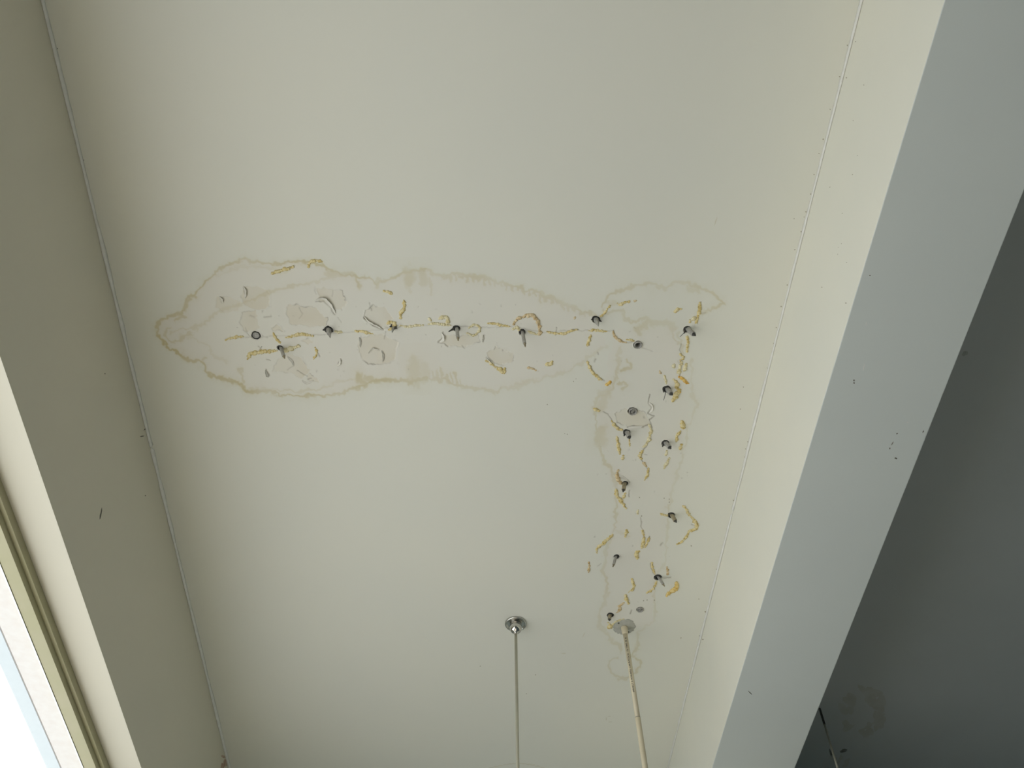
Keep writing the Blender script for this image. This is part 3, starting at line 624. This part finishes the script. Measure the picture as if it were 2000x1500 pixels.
# ---------------------------------------------------------------- dried resin squeezed out of the cracks
FO = [
 ([(440, 664), (456, 659), (476, 657)], 5, 'straw', 'short straw resin ridge at the far left end of the crack'),
 ([(530, 535), (548, 528), (573, 521)], 7, 'straw', 'slanted straw resin strip near the top edge of the large stain'),
 ([(603, 522), (606, 512), (616, 509), (630, 510)], 6, 'straw', 'resin crumbs on the top edge of the stain, right of the slanted strip'),
 ([(484, 702), (488, 691), (505, 688), (522, 686), (540, 685)], 8, 'straw', 'broad resin tongue running left from the leftmost hanging packer stem'),
 ([(560, 684), (570, 679), (582, 676)], 10, 'pale', 'flat pale resin smear right of the leftmost hanging packer stem'),
 ([(534, 650), (538, 660), (547, 670)], 5, 'straw', 'small resin run dropping onto the leftmost hanging packer stem'),
 ([(558, 660), (574, 656), (590, 652), (612, 657)], 5.5, 'straw', 'beaded resin ridge between the flush plug and the dark pointed packer'),
 ([(616, 679), (619, 690), (612, 701)], 5, 'straw', 'small curved resin crumb under the crack, left of centre in the left stain'),
 ([(656, 648), (668, 649)], 5, 'pale', 'tiny resin bead touching the right of the dark pointed packer'),
 ([(694, 646), (710, 648), (728, 652)], 6, 'straw', 'resin ridge between the dark pointed packer and the crusted stub'),
 ([(750, 568), (758, 570), (765, 573)], 7, 'straw', 'lone resin lump near the upper water line above the crusted stub'),
 ([(788, 588), (790, 600), (783, 611), (783, 621)], 7, 'straw', 'upright row of resin lumps above and right of the crusted stub'),
 ([(757, 632), (765, 630), (772, 634), (760, 644)], 7, 'straw', 'resin crust round the small stub in the middle of the left crack'),
 ([(780, 636), (796, 638), (812, 636), (828, 635)], 5, 'pale', 'low resin ridge just right of the crusted stub'),
 ([(836, 633), (850, 632), (864, 633), (880, 636)], 5, 'pale', 'resin ridge just left of the packer with the side shard'),
 ([(858, 622), (868, 619), (875, 624), (872, 633)], 7, 'pale', 'rounded resin knob above the packer with the side shard'),
 ([(838, 622), (842, 626)], 5, 'pale', 'small resin dot left of the rounded knob'),
 ([(915, 640), (928, 634), (937, 640), (932, 651), (923, 655), (912, 650)], 5, 'pale', 'curled resin loop between the two long packer stems'),
 ([(953, 632), (964, 632), (980, 635), (996, 638)], 5, 'straw', 'beaded resin ridge left of the longest packer stem'),
 ([(1004, 633), (1010, 623), (1022, 618), (1038, 615), (1049, 626), (1054, 640), (1054, 653)], 8, 'tan', 'arched tan resin ring standing over the longest packer stem'),
 ([(1003, 643), (1009, 638), (1014, 644)], 7, 'pale', 'resin crust at the left root of the longest packer stem'),
 ([(1032, 647), (1042, 651), (1052, 654)], 5, 'pale', 'resin ridge closing the bottom of the arched ring'),
 ([(1068, 648), (1084, 651), (1102, 651), (1116, 646), (1128, 644)], 5, 'straw', 'tapering resin ridge right of the arched ring'),
 ([(950, 704), (958, 709), (966, 716)], 6, 'straw', 'upper half of the diagonal resin crumb below the two long packer stems'),
 ([(968, 717), (978, 722), (984, 728), (986, 720)], 7, 'straw', 'lower clump of the diagonal resin crumb below the two long packer stems'),
 ([(1030, 718), (1038, 719), (1046, 723)], 5, 'tan', 'tiny tan resin fleck below the longest packer stem'),
 ([(1068, 712), (1075, 710), (1079, 706)], 8, 'straw', 'small triangular resin lump, rightmost below the left crack'),
 ([(1121, 622), (1124, 620)], 4, 'tan', 'tiny resin dot left of the winged packer'),
 ([(1150, 645), (1162, 645), (1174, 646), (1185, 647)], 5, 'straw', 'beaded resin ridge under the winged packer'),
 ([(1198, 646), (1200, 656), (1208, 663), (1216, 667), (1222, 669)], 5, 'tan', 'hooked resin ridge leading to the cup shaped packer'),
 ([(1224, 663), (1232, 664), (1239, 666)], 4, 'straw', 'thin resin sliver touching the cup shaped packer'),
 ([(1172, 618), (1180, 612), (1186, 603), (1191, 597)], 4.5, 'straw', 'thin resin run rising from the winged packer'),
 ([(1205, 592), (1211, 595), (1219, 591), (1230, 589)], 5.5, 'straw', 'small resin strip inside the top left of the right stain'),
 ([(1238, 587), (1241, 588)], 5, 'tan', 'lone resin dot inside the top of the right stain'),
 ([(1317, 609), (1323, 605), (1331, 604)], 6, 'straw', 'bean shaped resin lump above the stubby packer with a wire'),
 ([(1367, 592), (1366, 606), (1363, 618), (1360, 631)], 6, 'straw', 'upright resin streak above the stubby packer with a wire'),
 ([(1351, 625), (1357, 619)], 7, 'pale', 'pale resin smear left of the upright streak'),
 ([(1347, 625), (1348, 629)], 5, 'straw', 'small resin bead just above the stubby packer with a wire'),
 ([(1342, 656), (1344, 668), (1342, 680), (1341, 687)], 5.5, 'straw', 'resin drip below the stubby packer with a wire'),
 ([(1154, 656), (1150, 665), (1147, 675)], 6, 'straw', 'slanted resin drip below the neck between the stains'),
 ([(1148, 706), (1151, 716), (1157, 727), (1166, 735), (1176, 742)], 6, 'straw', 'curved resin ridge left of the top of the run'),
 ([(1183, 751), (1188, 749), (1192, 747)], 6.5, 'orange', 'small bright orange resin lump on the left of the run'),
 ([(1328, 692), (1335, 698), (1328, 704)], 5, 'straw', 'small forked resin fleck under the resin drip at the right'),
 ([(1332, 706), (1328, 718), (1326, 732)], 7, 'pale', 'pale resin streak leading down to the orange resin'),
 ([(1340, 712), (1336, 724)], 7, 'pale', 'faint resin smear right of the pale streak'),
 ([(1316, 711), (1316, 717)], 6, 'pale', 'round pale resin bead left of the pale streak'),
 ([(1325, 736), (1332, 739), (1338, 745), (1344, 749)], 7, 'orange', 'bright orange resin hook on the right of the run'),
 ([(1316, 742), (1322, 750), (1320, 758)], 8, 'straw', 'yellow resin patch left of the bright orange hook'),
 ([(1323, 755), (1326, 764), (1320, 772), (1315, 784)], 9, 'straw', 'wide yellow resin patch below the bright orange hook'),
 ([(1324, 759), (1328, 766)], 5, 'orange', 'deep orange resin core within the wide yellow patch'),
 ([(1288, 724), (1291, 730)], 4, 'tan', 'upper resin fleck above the wide stubby packer'),
 ([(1297, 734), (1300, 742), (1302, 750)], 5, 'pale', 'pale resin drip directly above the wide stubby packer'),
 ([(1160, 799), (1166, 800), (1171, 802)], 6, 'straw', 'small resin crumb at the left edge of the run, upper part'),
 ([(1195, 822), (1200, 830), (1207, 837), (1214, 840)], 7, 'straw', 'diagonal resin ridge ending at the small bent packer'),
 ([(1204, 852), (1207, 864), (1208, 876), (1210, 886)], 6, 'straw', 'upright resin bar left of the small bent packer'),
 ([(1229, 858), (1230, 872)], 3, 'straw', 'hair thin resin drip under the small bent packer'),
 ([(1217, 890), (1216, 898)], 5, 'straw', 'tiny resin crumb below the upright bar'),
 ([(1268, 830), (1271, 842), (1268, 856), (1262, 868), (1256, 874)], 6.5, 'pale', 'pale resin ridge along the upper part of the long crack'),
 ([(1255, 880), (1250, 888), (1252, 896)], 6, 'straw', 'resin crumb in the middle of the long crack'),
 ([(1256, 904), (1263, 911)], 6, 'tan', 'tan resin fleck in the lower bend of the long crack'),
 ([(1266, 914), (1265, 926), (1259, 938)], 5.5, 'straw', 'resin tail at the lower end of the long crack'),
 ([(1333, 822), (1334, 836)], 8, 'straw', 'top lump of the resin row at the right edge of the run'),
 ([(1329, 843), (1323, 850), (1322, 862)], 7, 'straw', 'middle lump of the resin row at the right edge of the run'),
 ([(1331, 869), (1328, 877)], 6, 'straw', 'bottom lump of the resin row at the right edge of the run'),
 ([(1302, 880), (1301, 889)], 5, 'pale', 'resin bead just below the short bent packer'),
 ([(1307, 894), (1303, 904), (1297, 914)], 7, 'pale', 'pale slanted resin streak below the short bent packer'),
 ([(1208, 918), (1205, 930), (1209, 939), (1214, 945)], 7.5, 'tan', 'tan resin hook over the brown grimy packer'),
 ([(1203, 955), (1206, 969), (1214, 979), (1222, 992)], 6.5, 'straw', 'forked resin run below the brown grimy packer'),
 ([(1221, 963), (1217, 972)], 5, 'straw', 'short inner prong beside the forked resin run'),
 ([(1246, 996), (1245, 1003)], 5, 'pale', 'small pale resin bead at the top of the lower crack'),
 ([(1254, 1036), (1258, 1048), (1256, 1060), (1253, 1070)], 6, 'straw', 'left prong of the resin on the lower crack'),
 ([(1268, 1050), (1264, 1060), (1259, 1069)], 4.5, 'straw', 'right prong of the resin on the lower crack'),
 ([(1248, 1076), (1243, 1082), (1245, 1092)], 7, 'straw', 'resin crumb below the prongs of the lower crack'),
 ([(1290, 1003), (1298, 1006), (1305, 1006)], 4.5, 'straw', 'thin resin run left of the brown ringed packer'),
 ([(1334, 988), (1341, 996), (1346, 1005), (1354, 1014), (1361, 1025), (1359, 1033), (1346, 1038), (1342, 1046), (1334, 1056), (1322, 1064)], 6, 'straw', 'large bracket shaped resin ridge right of the run'),
 ([(1196, 1044), (1186, 1054), (1174, 1064), (1167, 1070), (1165, 1080)], 6.5, 'straw', 'slanting resin ridge on the left, above the slim straight stem'),
 ([(1224, 1035), (1222, 1048)], 6, 'straw', 'small resin drop between the slanting ridge and the lower crack'),
 ([(1150, 1098), (1151, 1108), (1149, 1118)], 4.5, 'tan', 'thin resin fleck farthest left beside the lower run'),
 ([(1273, 1098), (1275, 1110), (1280, 1121)], 5, 'straw', 'resin arm above the lower right packer stem'),
 ([(1283, 1135), (1276, 1149), (1264, 1157)], 5, 'straw', 'resin arm below the lower right packer stem'),
 ([(1303, 1108), (1304, 1118), (1303, 1123)], 5.5, 'tan', 'tiny ring shaped resin drop right of the lower right packer stem'),
 ([(1322, 1136), (1320, 1148), (1311, 1155), (1302, 1163)], 9, 'gold', 'curved golden resin lump at the bottom right of the run'),
 ([(1234, 1130), (1237, 1140), (1237, 1150), (1228, 1156)], 5.5, 'straw', 'upper piece of the resin zigzag above the pipe'),
 ([(1222, 1162), (1224, 1172), (1228, 1178)], 6, 'straw', 'middle piece of the resin zigzag above the pipe'),
 ([(1218, 1178), (1209, 1184), (1211, 1190), (1204, 1197)], 5, 'tan', 'lowest piece of the resin zigzag above the pipe'),
 ([(1189, 1216), (1192, 1221), (1188, 1226)], 7.5, 'straw', 'knotted yellow resin clump at the left of the cement patch'),
 ([(1194, 1228), (1198, 1218), (1208, 1212), (1218, 1209)], 3.6, 'pale', 'thin yellow resin rim on the upper left of the cement patch'),
]
_ico = {}
def ico(n):
    if n not in _ico:
        b = bmesh.new(); bmesh.ops.create_icosphere(b, subdivisions=n, radius=1)
        _ico[n] = (np.array([v.co[:] for v in b.verts]), [[v.index for v in f.verts] for f in b.faces]); b.free()
    return _ico[n]
for k, (pts, w, mk, lab) in enumerate(FO):
    rnd = random.Random(900 + k); q = np.array(smooth(pts, 8)); base = P(*q[len(q) // 2])
    sc = (R.T @ np.array([base.x, base.y, H]))[2] / F
    seg = np.hypot(*np.diff(q, axis=0).T); L = np.concatenate([[0], np.cumsum(seg)]); n = max(2, int(L[-1] / (w * .30)) + 1)
    Vs = []; Fs = []; vi, fi = ico(2); off = 0
    for i in range(n):
        s = L[-1] * i / max(n - 1, 1); x = np.interp(s, L, q[:, 0]); y = np.interp(s, L, q[:, 1])
        endt = 0.55 + 0.45 * math.sin(math.pi * (i + .5) / n) ** .6
        big_ = rnd.random(); rr = w * .56 * (rnd.uniform(.5, .85) if big_ < .55 else rnd.uniform(.85, 1.2)) * endt * sc
        c = P(x + rnd.uniform(-.16, .16) * w, y + rnd.uniform(-.16, .16) * w) - base
        dn = 1 + 0.22 * np.array([math.sin(7 * a + i) * math.cos(5 * b_ + k) for a, b_, _ in vi])
        vv = vi * dn[:, None] * np.array([rr * rnd.uniform(.85, 1.2), rr * rnd.uniform(.85, 1.2), rr * rnd.uniform(.45, .8)]) + np.array([c.x, c.y, -rr * .1])
        Vs.append(vv); Fs += [[a + off for a in f] for f in fi]; off += len(vi)
    me = bpy.data.meshes.new('resin_residue'); me.from_pydata(np.concatenate(Vs).tolist(), [], Fs); me.materials.append(M_foam[mk])
    for p in me.polygons: p.use_smooth = True
    o = bpy.data.objects.new('resin_residue', me); scene.collection.objects.link(o); o.location = base
    tag(o, lab, 'dried resin', 'yellow resin deposits squeezed out along the ceiling cracks')

# ---------------------------------------------------------------- chrome rose with its rod
def tube(bm, r, z0, z1, seg=20): lathe(bm, [(0, z1), (r, z1), (r, z0), (0, z0)], seg)
b1 = P(1007.2, 1217.6)
e = empty('hanging_rod', b1); tag(e, 'thin grey metal rod hanging from a round chrome ceiling rose', 'hanging rod')
bm = bmesh.new(); lathe(bm, [(.030, .002), (.0362, .0), (.0365, -.003), (.0345, -.0062), (.0318, -.0068), (.0300, -.0040), (.0285, -.0028), (.022, -.0026), (.014, -.0030), (.012, -.001)], 48)
link('ceiling_rose', bm, M_rose, e, True)
bm = bmesh.new(); lathe(bm, [(.0150, -.001), (.0190, -.006), (.0208, -.013), (.0208, -.020), (.0194, -.0265), (.0162, -.0325), (.0120, -.0360), (.0085, -.0375), (.0070, -.0385), (.0064, -.0430), (.0046, -.0440)], 40)
link('dome_cup', bm, M_chrome, e, True)
bm = bmesh.new(); tube(bm, .0047, -.028, -1.35); o = link('rod', bm, M_rod, e, True)
me_ = o.data
for p in me_.polygons: p.use_smooth = abs(p.normal.z) < .5
# ---------------------------------------------------------------- PVC conduit out of a cement patch
b2 = P(1219, 1224)
e = empty('plastic_pipe', b2); tag(e, 'cream plastic pipe with printed marks hanging out of a cement patch', 'pipe')
rnd = random.Random(77); bm = bmesh.new()
lathe(bm, [(.0375, .003), (.0372, -.0012), (.034, -.0022), (.020, -.0030), (.008, -.0036), (0, -.0036)], 40, .07, rnd)
o = link('cement_patch', bm, M_putty, e, True); o['label'] = 'round grey cement patch in the ceiling'
bm = bmesh.new()
lathe(bm, [(.006, .0), (.0108, -.002), (.0112, -.008), (.0106, -.024), (.0098, -.030), (.0082, -.032), (.0080, -.034)], 28); link('collar', bm, M_pvc, e, True)
zj = -.345
bm = bmesh.new(); lathe(bm, [(0.004, -.01), (.0077, -.01), (.0077, zj), (0.004, zj)], 28); o = link('pipe', bm, M_pvc, e, True)
bm = bmesh.new(); lathe(bm, [(.005, zj - .001), (.0080, zj - .001), (.0083, zj - .004), (.0083, -1.5), (0.004, -1.5)], 28); o2 = link('pipe', bm, M_pvc, e, True)
bm = bmesh.new(); lathe(bm, [(.0078, zj + .0005), (.0081, zj), (.0078, zj - .0015)], 28); link('joint_ring', bm, M_wire, e, True)
for oo in (o, o2):
    for p in oo.data.polygons: p.use_smooth = abs(p.normal.z) < .5
# printed line: small worn unreadable characters wrapped on the pipe
bm = bmesh.new(); z = -.050
view = (Vector((0, 0, CAM_Z)) - b2); ang0 = math.atan2(view.y, view.x) - 0.10
def stroke(u0, z0, u1, z1, w=.00055):
    """bar on the pipe skin; u along the girth (metres), z down the pipe"""
    r_ = .00785
    du, dz = u1 - u0, z1 - z0; L = math.hypot(du, dz) or 1; nu, nz = -dz / L * w, du / L * w
    c = []
    for (uu, z_) in ((u0 + nu, z0 + nz), (u1 + nu, z1 + nz), (u1 - nu, z1 - nz), (u0 - nu, z0 - nz)):
        c.append((uu, z_))
    A = [bm.verts.new(((r_ + .0002) * math.cos(ang0 + uu / r_), (r_ + .0002) * math.sin(ang0 + uu / r_), z_)) for uu, z_ in c]
    B = [bm.verts.new(((r_ - .0006) * math.cos(ang0 + uu / r_), (r_ - .0006) * math.sin(ang0 + uu / r_), z_)) for uu, z_ in c]
    bm.faces.new(A)
    for i in range(4): bm.faces.new((B[i], B[(i + 1) % 4], A[(i + 1) % 4], A[i]))
rnd = random.Random(5)
while z > -.262:
    if rnd.random() < .16: z -= .004; continue
    h = .0021; g = rnd.choice((0, 1, 2, 3, 4)); zz_ = z; w4 = .0024
    if g in (0, 1): stroke(-h, zz_, h, zz_)
    if g in (0, 2): stroke(-h, zz_ - w4, h, zz_ - w4)
    if g in (1, 2): stroke(h, zz_, h, zz_ - w4)
    if g in (1, 3): stroke(-h, zz_, -h, zz_ - w4)
    if g in (3, 4): stroke(-h, zz_, h, zz_ - w4)
    if g == 4: stroke(h, zz_, -h, zz_ - w4)
    if g == 0: stroke(0, zz_, 0, zz_ - w4)
    z -= .0042
bmesh.ops.recalc_face_normals(bm, faces=bm.faces)
o = link('printed_text', bm, M_ink, e); o['label'] = 'line of small worn black printed characters'
for (px, py, rr) in ((1208, 1216, .0032), (1227, 1233, .0040)):
    bm = bmesh.new(); c = P(px, py) - b2
    g = bmesh.ops.create_icosphere(bm, subdivisions=2, radius=1)['verts']
    for v in g: v.co = Vector((v.co.x * rr, v.co.y * rr, v.co.z * .0018)) + Vector((c.x, c.y, -.0030))
    link('nail_hole', bm, M_speck, e, True)

# ---------------------------------------------------------------- thin rod in the next room
a = P(1601, 1384); bq = P(1636, 1500, ZC - .30)
e = empty('hanging_cable', a); tag(e, 'thin grey cable hanging from the dark ceiling right of the beam', 'cable')
bm = bmesh.new(); cone(bm, (0, 0, 0.002), (bq - a) * .30, .0040, .0038, 12); o = link('cable_upper_end', bm, M_rubber, e, True); o['label'] = 'black upper end of the cable'  # upper stretch of the cable, black and slightly thicker
bm = bmesh.new(); cone(bm, (bq - a) * .28, (bq - a) * 1.0, .0036, .0036, 12); cone(bm, (bq - a), (bq - a) + Vector((0, 0, -.9)), .0036, .0036, 12); link('cable', bm, M_rod, e, True)
